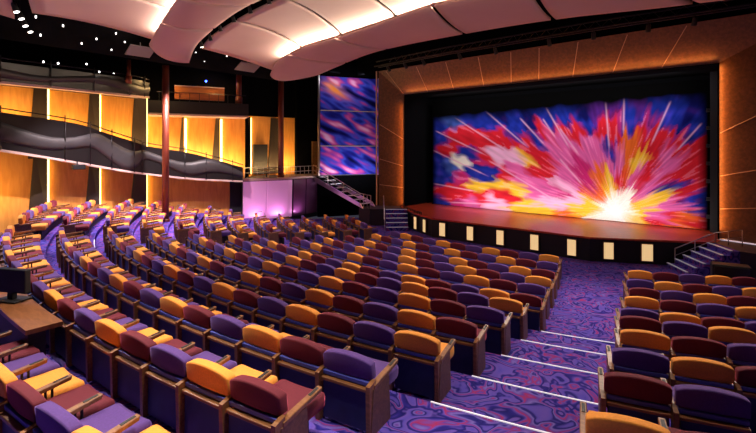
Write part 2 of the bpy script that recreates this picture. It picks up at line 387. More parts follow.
# small white reading lamps along the upper balcony
for (s, z) in ((.9, 6.70), (1.35, 6.72), (2.3, 6.85), (2.75, 6.62), (3.3, 6.66)):
    p = (A0[0]+dA[0]*s+nA[0]*1.0, A0[1]+dA[1]*s+nA[1]*1.0, z)
    bm = bmesh.new(); bmesh.ops.create_uvsphere(bm, u_segments=8, v_segments=6, radius=.03, matrix=Matrix.Translation(p))
    tag(obj('rail_lamp', bm, M['bulb'], None, True), 'tiny white lamp along the upper balcony rail', 'lamp', 'rail lamps on the upper balcony')

# ---- upper box over the bend with orange parapet
t = empty('upper_box', (-12.2, -17.2, 5.1))
Lb = t.location
def qb(s, o): return (C0[0]+dB[0]*s+nB[0]*o-Lb.x, C0[1]+dB[1]*s+nB[1]*o-Lb.y)
bm = bmesh.new(); prism(bm, [qb(.1, .0), qb(4.2, .0), qb(4.2, 1.2), qb(.1, 1.2)], .08, .62); obj('floor_slab', bm, M['black'], t)
bm = bmesh.new(); prism(bm, [qb(.1, .0), qb(4.2, .0), qb(4.2, 1.24), qb(.1, 1.24)], .0, .08); obj('pale_edge', bm, M['lining'], t)
bm = bmesh.new(); prism(bm, [qb(1.1, 1.0), qb(3.15, 1.0), qb(3.15, 1.12), qb(1.1, 1.12)], .72, 1.28); obj('orange_parapet', bm, M['orange_parapet'], t)
bm = bmesh.new(); prism(bm, [qb(1.1, .98), qb(3.15, .98), qb(3.15, 1.14), qb(1.1, 1.14)], 1.28, 1.32); obj('parapet_cap', bm, M['lining'], t)
bm = bmesh.new()
for k in range(9): tube(bm, [(*qb(.5+k*.4, 1.15), .62), (*qb(.5+k*.4, 1.15), 1.0)], .012, 5)
tube(bm, [(*qb(.4, 1.15), 1.0), (*qb(4.1, 1.15), 1.0)], .015, 5); obj('railing', bm, M['metal'], t)
tag(t, 'upper box with orange wooden parapet between the two upper red columns', 'box balcony')
area('box_light', (-11.1, -15.0, 6.9), (-.4, -.1, -1), .6, .2, 40, AMB)
area('box_light', (-11.6, -17.3, 6.7), (-.3, 0, -1), .3, .2, 34, AMB)
bm = bmesh.new(); bmesh.ops.create_uvsphere(bm, u_segments=8, v_segments=6, radius=.05, matrix=Matrix.Translation((-11.9, -15.2, 6.75))); tag(obj('blue_lamp', bm, M['bluelens'], None, True), 'small blue lamp above the orange parapet of the upper box', 'lamp')
l = bpy.data.lights.new('blue_glow', 'POINT'); l.energy = 9; l.color = (.05, .1, 1); o = bpy.data.objects.new('blue_glow', l); COL.objects.link(o); o.location = (-11.8, -15.2, 6.72); l.shadow_soft_size = .05

# ---- columns
for x, y, r, z0, z1, lab in ((-10.3, -17.72, .125, .8, 6.92, 'tall rust red column rising from the seats past both balconies'),
                        (-10.91, -11.76, .14, 2.25, 7.1, 'rust red column standing on the pink lit platform'),
                        (-12.0, -18.45, .08, 6.3, 7.25, 'short rust red post at the end of the upper balcony'),
                        (-10.95, -14.1, .12, 5.75, 7.2, 'short rust red post at the right end of the upper box')):
    t = empty('column', (x, y, z0)); bm = bmesh.new(); tube(bm, [(0, 0, 0), (0, 0, z1-z0)], r, 16); obj('shaft', bm, M['redcol'], t, True)
    bm = bmesh.new(); tube(bm, [(0, 0, 0), (0, 0, .3 if z0 > 5 else .12)], r+.035, 16); obj('base_collar', bm, M['redcol'], t, True)
    tag(t, lab, 'column')

# ---- side platform with pink glowing front
PF = [(-11.26, -13.66), (-10.65, -11.53), (-11.0, -9.2), (-11.9, -8.2), (-13.2, -8.6), (-13.3, -11.4), (-12.2, -13.3)]
bm = bmesh.new()
base = [(-11.0, -13.75), (-10.45, -11.6), (-10.75, -9.25)]
prism(bm, [(p[0]-.12, p[1]) for p in PF], 0.0, 2.12); struct(obj('platform_core', bm, M['black']))['kind'] = 'structure'
t = empty('side_platform', (-11.0, -11.5, 0.2)); Lp = t.location
bm = bmesh.new(); prism(bm, [(p[0]-Lp.x+.03, p[1]-Lp.y) for p in PF], 1.93, 2.03); obj('platform_top', bm, M['lining'], t)
def lerp(a, b, u): return (a[0]+(b[0]-a[0])*u, a[1]+(b[1]-a[1])*u)
segs = [(PF[0], PF[1], 0, .49), (PF[0], PF[1], .51, 1.0), (PF[1], PF[2], .0, .12), (PF[1], PF[2], .17, .55), (PF[1], PF[2], .58, .97)]
for i, (a, b, u0, u1) in enumerate(segs):
    bm = bmesh.new(); p = lerp(a, b, u0); q_ = lerp(a, b, u1)
    off = .03
    hexa(bm, [(p[0]-Lp.x-.02, p[1]-Lp.y, .05), (q_[0]-Lp.x-.02, q_[1]-Lp.y, .05), (q_[0]-Lp.x-.08, q_[1]-Lp.y, .05), (p[0]-Lp.x-.08, p[1]-Lp.y, .05)],
         [(p[0]-Lp.x+off, p[1]-Lp.y, 1.9), (q_[0]-Lp.x+off, q_[1]-Lp.y, 1.9), (q_[0]-Lp.x-.04, q_[1]-Lp.y, 1.9), (p[0]-Lp.x-.04, p[1]-Lp.y, 1.9)])
    obj('glass_panel', bm, M['pinkpanel'] if i < 3 else M['pinkdark'], t)
tag(t, 'pink glowing panelled platform beside the stage stairs', 'platform')
for u, (a, b) in ((.25, (PF[0], PF[1])), (.75, (PF[0], PF[1])), (.3, (PF[1], PF[2]))):
    p = lerp(a, b, u); area('platform_uplight', (p[0]+.22, p[1]-.05, .42), (-.35, 0, 1), .5, .08, 7 if b == PF[1] else 5, (1, .45, .9))
# platform railing
t = empty('platform_railing', (-11.0, -11.5, 2.23)); Lp = t.location
path = [(-11.4, -13.5), (-10.72, -11.53), (-11.05, -9.3)]
bm = bmesh.new()
for h in (.95, .5): tube(bm, [(p[0]-Lp.x, p[1]-Lp.y, h*.55) for p in path], .016, 6)
obj('handrail', bm, M['chrome'], t, True)
bm = bmesh.new()
for a, b in zip(path[:-1], path[1:]):
    for k in range(8):
        p = lerp(a, b, k/7); tube(bm, [(p[0]-Lp.x, p[1]-Lp.y, 0), (p[0]-Lp.x, p[1]-Lp.y, .52)], .012, 5)
obj('balusters', bm, M['chrome'], t, True)
tag(t, 'thin metal railing around the top of the pink platform', 'railing')
# table and chairs silhouettes on the platform
t = empty('platform_table', (-11.5, -12.2, 2.23)); bm = bmesh.new(); box(bm, -.35, .35, -.35, .35, .36, .40, .01); obj('table_top', bm, M['wood_dark'], t)
bm = bmesh.new(); tube(bm, [(0, 0, 0), (0, 0, .36)], .03, 8); obj('pedestal', bm, M['metal'], t); tag(t, 'small dark table on the pink platform behind its railing', 'table')

# ---- banner screen left of the proscenium
BL = Vector((-10.58, -9.47, 0)); BR = Vector((-9.04, -6.53, 0)); zb, zt = 2.27, 7.55
dS = (BR-BL).normalized(); nS = Vector((dS.y, -dS.x, 0))
t = empty('side_banner', BL + Vector((0, 0, zb))); WL = (BR-BL).length
def ncol(v, stops):
    for (a, ca), (b, cb) in zip(stops[:-1], stops[1:]):
        if v <= b: f = max(0, min(1, (v-a)/(b-a))); return tuple(ca[i]+(cb[i]-ca[i])*f for i in range(3))
    return stops[-1][1]
def lin(c): return tuple(((x/255)/12.92 if x/255 <= .04045 else ((x/255+.055)/1.055)**2.4) for x in c)
bm = bmesh.new(); nx, nz = 90, 130; g = []
for j in range(nz+1):
    g.append([bm.verts.new(dS*(WL*i/nx) + nS*.06 + Vector((0, 0, (zt-zb)*j/nz))) for i in range(nx+1)])
for j in range(nz):
    for i in range(nx): bm.faces.new((g[j][i], g[j][i+1], g[j+1][i+1], g[j+1][i]))
bmb = bm
o = obj('banner_cloth', bmb, vcol_mat('painted_banner'), t, True)
at = o.data.color_attributes.new('paint', 'FLOAT_COLOR', 'POINT')
bs = [(0, lin((16, 14, 60))), (.30, lin((36, 40, 150))), (.43, lin((60, 80, 205))), (.52, lin((95, 60, 180))), (.62, lin((190, 70, 150))), (.72, lin((225, 120, 185))), (.84, lin((240, 190, 230)))]
i = 0
for v in o.data.vertices:
    k = i; u = (k % (nx+1))/nx; w = (k // (nx+1))/nz; i += 1
    s = u*1.0 + w*.0; a = u*.5 + w*1.5; b_ = -u*.75 + 0; 
    p = Vector((u*1.9 - w*.1, (w*1.6+u*.42)*5.0, 0))
    f = .44 - .18*max(0, w-.75) + .62*noise.noise(p*1.6) + .30*noise.noise(Vector((u*5, (w*1.6+u*.42)*17, 3)))
    c = ncol(f, bs)
    hot = math.exp(-((u-.25)**2/.05 + ((w+u*.25)-.93)**2/.004)); cc = lin((245, 150, 60)); hot *= max(0, min(1, f*1.6)); c = tuple(c[m]*(1-hot)+cc[m]*hot for m in range(3))
    at.data[k].color = (*c, 1)
bm = bmesh.new()
for zz in (1.55, 3.45): 
    p = dS*0 + nS*.075 + Vector((0, 0, zz)); q_ = dS*WL + nS*.075 + Vector((0, 0, zz)); tube(bm, [p, q_], .025, 6)
obj('cross_cable', bm, M['seam'], t)
bm = bmesh.new()
for s in (-.06, WL+.06): tube(bm, [dS*s+Vector((0, 0, -.05)), dS*s+Vector((0, 0, zt-zb+.05))], .06, 8)
tube(bm, [dS*-.06, dS*(WL+.06)], .05, 8)
obj('frame', bm, M['chrome'], t)
tag(t, 'tall blue and magenta abstract banner in a metal frame left of the stage', 'banner')
area('banner_light', BL+dS*(WL/2)+nS*1.3+Vector((0, 0, 2.0)), -nS*1.0+Vector((0, 0, 1.1)), 2.6, .15, 48, (1, .95, 1))
area('banner_light', BL+dS*(WL/2)+nS*1.2+Vector((0, 0, 7.6)), -nS*1.0+Vector((0, 0, -1.6)), 2.6, .15, 26, (1, .95, 1))
bm = bmesh.new(); prism(bm, [(-12.6, -8.4), (-10.9, -9.8), (-9.0, -6.2), (-10, -5.6)], 0, WT); 
bm.free()
bm = bmesh.new()
strip(bm, (BL.x, BL.y), (dS.x, dS.y), (nS.x, nS.y), -.05, WL+1.2, .0, WT, -.15, -.4); struct(obj('wall_behind_banner', bm, M['void']))

# ---- stage
SF = [(-6.9, -7.4), (-5.9, -8.25), (-4.5, -9.3), (-3.1, -9.98), (3.1, -9.98), (5.45, -8.75), (6.3, -8.3), (6.4, -7.5)]
bm = bmesh.new(); prism(bm, SF + [(6.5, -3.5), (-6.9, -3.5)], .73, .79); struct(obj('stage_floor', bm, M['stagewood']))
bm = bmesh.new(); prism(bm, [(p[0]*.995, p[1]+.05) for p in SF] + [(6.5, -3.5), (-6.9, -3.5)], -.2, .73); struct(obj('stage_front', bm, M['stagefront']))
# lit cream panels in the stage front
def stage_panel(c, d, label, w=.26):
    nr = Vector((d[1], -d[0], 0)); t = empty('stage_light_panel', (c[0], c[1], .12), atan2(d[1], d[0]))
    bm = bmesh.new(); box(bm, -w/2-.02, w/2+.02, -.03, .03, -.02, .54, .006); obj('frame', bm, M['wood_dark'], t)
    bm = bmesh.new(); box(bm, -w/2, w/2, -.045, -.028, .0, .52, .004); obj('lit_panel', bm, M['glowpanel'], t)
    tag(t, label, 'light panel', 'glowing panels along the stage front')
ords = ['leftmost', 'second', 'third', 'fourth', 'fifth', 'sixth', 'seventh', 'eighth', 'ninth']
pl = []
def onseg(a, b, u): d, L = unit(a, b); n_ = Vector((d[1], -d[0])); return ((a[0]+(b[0]-a[0])*u + n_[0]*0.0, a[1]+(b[1]-a[1])*u + n_[1]*0.0 ), d)
pl = [(onseg(SF[2], SF[3], .13), .2), (onseg(SF[2], SF[3], .66), .2), (((-2.52, -10.0), (1, 0)), .26), (((-1.25, -10.0), (1, 0)), .26), (((0, -10.0), (1, 0)), .27), (((1.29, -10.0), (1, 0)), .28), (((2.55, -10.0), (1, 0)), .27), (onseg(SF[4], SF[5], .21), .28), (onseg(SF[4], SF[5], .63), .31)]
for k, (cd_, w) in enumerate(pl):
    stage_panel(cd_[0], cd_[1], 'glowing cream light panel, %s from the left along the black stage front' % (ords[k] if k else 'first'), w)

# ---- painted drop
seedtxt = "B-5.51,5.05 L-4.73,5.18 B-3.62,5.29 B-2.75,4.94 D-1.92,5.21 B-5.31,4.04 R-4.16,4.03 R-4.92,3.63 L-4.54,2.73 B-5.31,2.38 R-4.73,1.34 B-5.31,0.80 R-3.98,1.55 B-5.31,3.05 W-3.71,2.88 R-3.35,4.26 R-2.75,4.17 R-2.92,3.24 B-2.58,2.63 B-3.09,2.54 B-3.44,3.39 B-2.41,4.92 R-2.00,4.38 B-1.29,4.29 R-1.14,3.99 Q-1.92,3.25 Q-1.29,3.33 Y-0.87,3.27 R-0.69,3.85 R-0.39,3.41 R0.04,4.26 B-0.10,3.98 B-1.14,4.87 D-0.54,4.85 B0.32,4.96 B0.87,5.07 R0.87,4.52 P0.32,3.84 P0.73,3.42 P1.00,4.11 R0.32,3.00 P0.87,2.74 R-0.39,2.84 P-1.14,2.68 P-0.69,2.26 R-1.76,2.51 Y-2.25,2.03 Y-2.92,1.85 Y-3.27,1.98 Y-1.29,1.79 R-2.09,1.59 R-2.75,1.32 P-3.27,1.04 Q-2.25,1.20 R-1.60,1.32 M-3.98,2.27 Y-1.29,0.98 Y-0.54,1.19 Y0.32,0.98 O0.73,0.81 P-0.39,1.70 P0.32,1.88 M0.87,1.78 Q0.87,1.23 Q0.04,1.44 M-4.16,0.89 B-3.09,2.30 B1.09,5.16 D1.70,5.29 B1.84,4.73 U2.14,5.34 U2.84,5.37 U3.64,5.46 B4.39,5.27 B4.87,4.82 D5.33,5.07 B5.44,4.25 R4.98,3.85 B4.14,4.71 R3.89,4.29 R2.42,4.48 R2.84,4.32 B3.38,4.74 R1.55,4.35 P1.24,3.72 R1.09,4.36 P1.84,3.56 P2.28,3.72 M1.70,2.78 P1.24,2.28 Q1.24,1.49 Q1.09,1.96 M1.99,2.16 O2.35,2.41 O2.28,1.87 P2.70,3.11 B2.70,3.56 P3.04,3.27 O3.40,3.71 O3.51,3.86 Y3.77,3.20 O3.38,2.83 R3.11,2.52 P3.64,2.69 R3.89,2.55 R4.14,3.28 R4.27,3.85 P4.63,3.43 P4.87,3.15 P4.39,2.58 P4.14,2.14 R5.21,3.43 R5.55,3.57 R5.33,2.89 R4.98,2.74 B4.75,2.24 Y4.51,1.99 Y4.14,1.68 Y3.77,1.39 Y1.70,1.13 Y2.14,1.25 O1.40,0.90 Y2.70,2.05 W2.91,1.61 W2.91,1.24 W3.24,1.12 W2.49,0.97 W2.70,1.29 Y3.51,1.00 P4.39,1.44 P4.87,1.62 R5.21,2.06 B5.66,1.96 B5.72,1.56 R5.44,2.35 R4.87,1.20 O5.33,1.25 R5.55,1.00 R4.39,0.87 O4.98,0.91 P4.51,1.10"
RAYS = [(-4.35, 5.2, -1.14, 3.26), (-5.51, 4.58, -2.58, 3.32), (-2.67, 5.43, -0.61, 3.7), (-5.81, 3.63, -2.58, 2.37), (-0.99, 5.04, 0.18, 3.77), (0.18, 5.45, 1.19, 3.63), (0.04, 4.97, 0.6, 4.11), (-2.5, 3.09, 1.19, 1.12), (-5.71, 1.86, -3.18, 1.6), (-4.73, 0.96, 1.19, 1.19), (0.77, 4.53, 1.55, 3.4), (2.56, 5.54, 2.7, 3.56), (3.22, 5.64, 3.2, 4.23), (4.75, 5.39, 4.12, 3.78), (5.68, 4.55, 4.9, 3.53), (0.77, 3.23, 1.7, 2.15)]
PAL = {k: lin(v) for k, v in dict(B=(42, 62, 190), D=(30, 32, 120), L=(85, 120, 225), R=(222, 40, 55), P=(232, 105, 175), M=(205, 48, 120), Y=(252, 205, 60), O=(243, 112, 45), W=(255, 255, 240), Q=(248, 190, 226), U=(110, 50, 165)).items()}
seeds = []
for s in seedtxt.split():
    a, b = s[1:].split(','); seeds.append((s[0], float(a), float(b)))
bx, bz = 2.92, 1.17
DX0, DX1, DZ0, DZ1 = -5.75, 5.95, .81, 6.1
t = empty('stage_drop', (0, -6, .79)); bm = bmesh.new(); nx, nz = 380, 180; g = []
for j in range(nz+1):
    g.append([bm.verts.new((DX0+(DX1-DX0)*i/nx, .0, DZ0-.79+(DZ1-DZ0)*j/nz)) for i in range(nx+1)])
for j in range(nz):
    for i in range(nx): bm.faces.new((g[j][i], g[j][i+1], g[j+1][i+1], g[j+1][i]))
o = obj('painted_cloth', bm, vcol_mat('burst_backdrop', .9), t, True)
at = o.data.color_attributes.new('paint', 'FLOAT_COLOR', 'POINT')
buf = []
for j in range(nz+1):
    for i in range(nx+1):
        X = DX0+(DX1-DX0)*i/nx; Z = DZ0+(DZ1-DZ0)*j/nz
        dx, dz = X-bx, Z-bz; r = hypot(dx, dz)+1e-5; th = atan2(dz, dx)
        # streaky warp along the ray direction
        w = (noise.noise(Vector((th*9, r*.35, 0)))*.55 + noise.noise(Vector((th*26, r*.8, 5)))*.46) * min(1, r/1.5)
        jx = noise.noise(Vector((X*2.2, Z*2.2, 9)))*.16; jz = noise.noise(Vector((X*2.2, Z*2.2, 19)))*.16
        wx = X + dx/r*w + jx; wz = Z + dz/r*w + jz
        ux, uz = dx/r, dz/r; best = 9e9; b2 = 9e9; c1 = c2 = 'B'
        for c, sx, sz in seeds:
            ex, ez = wx-sx, wz-sz
            if abs(ex) > 1.6 or abs(ez) > 1.6: continue
            al = ex*ux+ez*uz; ac = -ex*uz+ez*ux; d = al*al*.45 + ac*ac*1.5
            if d < best: b2 = best; c2 = c1; best = d; c1 = c
            elif d < b2: b2 = d; c2 = c
        f = .5*max(0, 1-(math.sqrt(b2)-math.sqrt(best))/.26)
        c = [PAL[c1][m]*(1-f)+PAL[c2][m]*f for m in range(3)]
        n2 = noise.noise(Vector((th*40, r*1.2, 2)))
        c = [max(0, x*(1+.35*n2)) for x in c]
        if c1 in 'BDUL':
            n3 = noise.noise(Vector((X*3.1, Z*3.1, 7)))*.5+.5; c = [x*(.35+.75*n3) + (.10*max(0, n3-.55) if m == 0 else 0) for m, x in enumerate(c)]
        elif n2 > .3: c = [x*.8+.2*PAL['Q'][m] for m, x in enumerate(c)]
        h = math.exp(-(dx*dx/.13+dz*dz/.13)); c = [x*(1-h)+1.0*h for x in c]
        for (x0, z0, x1, z1) in RAYS:
            vx, vz = x1-x0, z1-z0; L2 = vx*vx+vz*vz; u = ((X-x0)*vx+(Z-z0)*vz)/L2
            if -.03 < u < 1.03:
                dd = abs((X-x0)*vz-(Z-z0)*vx)/math.sqrt(L2); wd = .028 if u < .9 else .02
                k = math.exp(-(dd/wd)**2)*.8*min(1, (u+.03)*12, (1.03-u)*6); c = [x*(1-k)+PAL['Q'][m]*k*1.0 for m, x in enumerate(c)]
        edge = min(1, max(0, (5.50 + .10*noise.noise(Vector((X*2, 0, 4))) + .03*X - Z)/.75))   # unpainted black border of the cloth
        edge *= min(1, max(0, (X+5.72)/.25)) * min(1, max(0, (5.85-X)/.3))
        c = [x*edge + .0015*(1-edge) for x in c]
        buf.extend((c[0], c[1], c[2], 1))
at.data.foreach_set('color', buf)
tag(t, 'huge painted stage curtain showing a white and yellow burst on pink, red and blue', 'stage curtain')
# black masking and header box
bm = bmesh.new()
prism(bm, [(-6.35, -7.65), (-6.25, -7.65), (-6.25, -5.2), (-6.35, -5.2)], .79, 6.4)
prism(bm, [(6.25, -7.65), (6.35, -7.65), (6.35, -5.2), (6.25, -5.2)], .79, 6.4)
prism(bm, [(-6.35, -7.65), (6.35, -7.65), (6.35, -5.2), (-6.35, -5.2)], 6.35, 6.45)
prism(bm, [(-6.6, -5.3), (6.6, -5.3), (6.6, -5.2), (-6.6, -5.2)], .0, 6.45)
struct(obj('wall_stage', bm, M['leg']))
bm = bmesh.new(); prism(bm, [(5.95, -6.35), (6.2, -6.35), (6.2, -6.25), (5.95, -6.25)], .79, 6.3)
for k in range(7): box(bm, 5.88, 5.98, -6.75, -6.65, 1.3+k*.6, 1.42+k*.6, .01)
tag(obj('lighting_ladder', bm, M['black']), 'black lighting ladder in the right wing of the stage', 'lighting ladder')

# ---- proscenium surround: splayed band, with seams
def surround(name, inner, outer, m):
    bm = bmesh.new()
    hexa(bm, [inner[0], inner[1], outer[1], outer[0]], [tuple(Vector(p)+Vector((0, .18, .0))) for p in (inner[0], inner[1], outer[1], outer[0])])
    o = obj(name, bm, m); return struct(o)
IL, IR, IZ = -6.3, 6.3, 6.38
iTL = (IL, -7.7, IZ); iTR = (IR, -7.7, IZ); oTL = (-7.45, -8.3, 7.6); oTR = (8.9, -8.45, 7.6)
iBL = (IL, -7.7, .79); iBR = (IR, -7.7, .79); oBL = (-7.45, -8.3, .79); oBR = (8.9, -8.45, .79)
surround('trim_3', [iTL, iTR], [oTL, oTR], M['prosc'])
surround('trim_4', [iTL, iBL], [oTL, oBL], M['prosc'])
surround('trim_5', [iTR, iBR], [oTR, oBR], M['prosc'])
def onface(A, B, C_, u, v): pass
def seam(p, q_, lab):
    bm = bmesh.new(); tube(bm, [Vector(p)+Vector((0, -.012, 0)), Vector(q_)+Vector((0, -.012, 0))], .014, 5); o = obj('trim_6', bm, M['seam']); struct(o)
def topP(x, f):   # point on the top band: x at that level, f 0 inner..1 outer
    # plane through iTL,iTR,oTL,oTR (bilinear)
    a = Vector(iTL).lerp(Vector(oTL), f); b = Vector(iTR).lerp(Vector(oTR), f); u = (x-a.x)/(b.x-a.x); return a.lerp(b, u)
for xo, xi in ((-6.97, -6.3), (-5.09, -4.84), (-3.45, -3.4), (-1.82, -1.88), (-.36, -.62), (.8, .54), (2.24, 1.85), (3.85, 3.24), (5.53, 4.75)):
    seam(topP(xo, .95), topP(xi, .02), '')
def sideP(side, z, f):
    a, b = (iTL, oTL) if side < 0 else (iTR, oTR); p = Vector(a).lerp(Vector(b), f); p.z = z; return p
for zi, zo in ((4.15, 4.9), (2.80, 3.15), (1.72, 1.85)): seam(sideP(-1, zi, .02), sideP(-1, zo, .95), '')
for zi, zo in ((4.15, 5.5), (2.80, 3.4), (1.76, 2.1)): seam(sideP(1, zi, .01), sideP(1, zo, .95), '')
# wash lights grazing the surround from the inner edge
OR = (1, .30, .06)
area('proscenium_wash', (0, -7.92, 6.34), (0, -.42, 1), 12.4, .05, 85, OR)
area('proscenium_wash', (-6.26, -7.82, 3.4), (-1, -.45, 0), .05, 5.0, 34, OR)
area('proscenium_wash', (6.26, -7.80, 3.7), (1, -.25, 0), .05, 5.2, 42, OR)
bm = bmesh.new(); tube(bm, [(-7.55, -8.35, .8), (-7.55, -8.35, 7.6)], .035, 8); struct(obj('trim_7', bm, M['seam']))

# ---- truss above the proscenium with lamps
t = empty('lighting_truss', (0, -9.2, 7.75)); bm = bmesh.new()
for dy, dz in ((0, 0), (.3, 0), (.15, .26)): tube(bm, [(-7.3, .4+dy, dz), (-3, dy, dz), (3, dy, dz), (8, .3+dy, dz)], .03, 6)
obj('chords', bm, M['metal'], t)
bm = bmesh.new()
for k in range(30): tube(bm, [(-6+k*.42, 0, 0), (-5.79+k*.42, .15, .26), (-5.58+k*.42, 0, 0)], .012, 4)
obj('lattice', bm, M['metal'], t); tag(t, 'dark lighting truss above the proscenium under the ceiling clouds', 'truss')
def lamp(name, p, tgt, label, group, lens, s=1.0, cat='spotlight', hang=None):
    t = empty(name, p); d = (Vector(tgt)-Vector(p)).normalized()
    bm = bmesh.new(); tube(bm, [-d*.16*s, -d*.1*s, d*.1*s, d*.14*s], [.05*s, .075*s, .085*s, .1*s], 10); obj('housing', bm, M['black'], t, True)
    bm = bmesh.new(); tube(bm, [d*.141*s, d*.15*s], .078*s, 10); obj('lens', bm, lens, t)
    bm = bmesh.new(); tube(bm, [Vector((0, 0, .07*s)), Vector((0, 0, (hang-p[2]) if hang else .3*s))], .014, 5); obj('yoke', bm, M['black'], t)
    tag(t, label, cat, group); return t
for k, x in enumerate((-6.3, -5.2, -4.1, -2.2, -.6, 1.5, 3.0, 4.6, 5.8)):
    lamp('stage_spotlight', (x, -9.2 + (max(0, abs(x)-3)*(.093 if x < 0 else .06)), 7.5), (x*.8, -6, 3), 'black stage spotlight, %s from the left on the dark truss above the proscenium' % (ords[k] if k else 'first'), 'spotlights on the proscenium truss', M['metal'], .9, hang=7.76)

# ---- ceiling
bm = bmesh.new(); box(bm, -16, 12, -31, -5, 8.6, 8.7); struct(obj('ceiling', bm, M['void']))
bm = bmesh.new(); box(bm, -9, 10, -8.2, -7.9, 7.55, 8.6); struct(obj('wall_header', bm, M['void']))
def cloud(idx, F, B, arch, splits, names):
    Fc = catmull(F, 12); Bc = catmull(B, 12)
    def atx(pl, x):
        for a, b in zip(pl[:-1], pl[1:]):
            if (a.x <= x <= b.x): return a.lerp(b, (x-a.x)/(b.x-a.x+1e-9))
        return pl[0].copy() if x < pl[0].x else pl[-1].copy()
    bounds = [None] + splits + [None]
    for k in range(len(bounds)-1):
        lo, hi = bounds[k], bounds[k+1]
        f0 = F[0][0] if lo is None else lo[0]+.07; b0 = B[0][0] if lo is None else lo[1]+.07
        f1 = F[-1][0] if hi is None else hi[0]-.07; b1 = B[-1][0] if hi is None else hi[1]-.07
        nu, nv = 14, 10; bm = bmesh.new(); lay = []
        for th in (0, .07):
            g = []
            for j in range(nv+1):
                v = j/nv; row = []
                for i in range(nu+1):
                    u = i/nu; a = atx(Fc, f0+(f1-f0)*u); b = atx(Bc, b0+(b1-b0)*u); p = a.lerp(b, v)
                    p.z += arch*4*v*(1-v) + th
                    if lo is None: p.x -= .35*4*v*(1-v)*(1-u)**3
                    row.append(bm.verts.new(p))
                g.append(row)
            lay.append(g)
        for g in lay:
            for j in range(nv):
                for i in range(nu): bm.faces.new((g[j][i], g[j][i+1], g[j+1][i+1], g[j+1][i]))
        a, b = lay
        for i in range(nu):
            for j in (0, nv): bm.faces.new((a[j][i], a[j][i+1], b[j][i+1], b[j][i]))
        for j in range(nv):
            for i in (0, nu): bm.faces.new((a[j][i], a[j+1][i], b[j+1][i], b[j][i]))
        o = obj('ceiling_panel', bm, M['cloud'], None, True)
        for p in o.data.polygons: pass
        tag(o, 'mauve curved ceiling panel, %s from the left in the %s' % (ords[k] if k else 'first', names), 'ceiling panel', 'curved ceiling clouds')
DF = [(-7.6, -13.3, 6.62), (-6.9, -12.85, 6.78), (-6.0, -12.75, 6.98), (-3.3, -13.05, 7.24), (.4, -12.93, 7.3), (3.07, -12.62, 7.3), (5.37, -11.91, 7.3), (7.25, -10.99, 7.4), (9, -9.9, 7.4)]
DB = [(-7.6, -14.75, 6.60), (-6.76, -14.99, 7.0), (-5.18, -15.2, 7.2), (-3.8, -15.1, 7.3), (-1.83, -15.16, 7.4), (.52, -15.31, 7.5), (2.95, -15.03, 7.5), (4.63, -14.57, 7.5), (6.39, -13.77, 7.5), (9, -12.4, 7.5)]
cloud(0, DF, DB, -.10, [(-5.2, -5.9), (-2.9, -3.4), (.2, .6), (2.9, 3.2), (6.1, 5.6)], 'front ceiling band nearest the stage')
CF = [(x, y+.45, z+.17) for x, y, z in DB]
CB = [(-7.3, -17.8, 7.12), (-6.24, -17.89, 7.4), (-3.95, -18.05, 7.6), (-1.82, -18.25, 7.6), (.45, -18.35, 7.6), (4, -18.1, 7.6), (9, -16.8, 7.6)]
cloud(1, CF, CB, .16, [(-5.5, -4.8), (-3.5, -2.1), (-1.0, -.2), (2.2, 2.6), (5.3, 5.3)], 'second ceiling band lit by the bright cove')
BF = [(-7.5, -18.15, 6.60), (-6.75, -18.2, 7.15), (-4.3, -18.38, 7.58), (-2, -18.6, 7.6), (.3, -18.7, 7.6), (4, -18.5, 7.6), (9, -17.2, 7.6)]
BB = [(-7.65, -19.4, 7.0), (-6.12, -19.71, 7.3), (-3.71, -20.29, 7.4), (-1.48, -20.86, 7.4), (3, -21.2, 7.4), (9, -20.2, 7.4)]
cloud(2, BF, BB, -.10, [(-5.6, -5.9), (-3.2, -3.6), (0, -.2), (4, 4)], 'third ceiling band between the lamp slot and the lit edge')
AF = [(-8.0, -19.0, 7.28)] + [(x, y+.45, z+.17) for x, y, z in BB[1:]]
AB = [(-7.0, -22.6, 7.2), (-5.5, -23.0, 7.35), (-3, -23.4, 7.4), (0, -23.7, 7.4), (9, -23.8, 7.4)]
cloud(3, AF, AB, .18, [(-5.2, -5.0), (-2, -2), (2, 2)], 'large ceiling band over the left seating block')
EF = [(-11.2, -22.15, 7.28), (-9, -22.6, 7.3), (-7.0, -23.0, 7.3), (-3, -23.8, 7.4), (3, -24.1, 7.4), (9, -24.1, 7.4)]
EB = [(-11.2, -25.5, 7.2), (-9, -26, 7.3), (-6.6, -26.3, 7.3), (-3, -26.6, 7.4), (3, -27, 7.4), (9, -27, 7.4)]
cloud(4, EF, EB, .1, [(-4, -4)], 'rearmost ceiling band at the upper left')
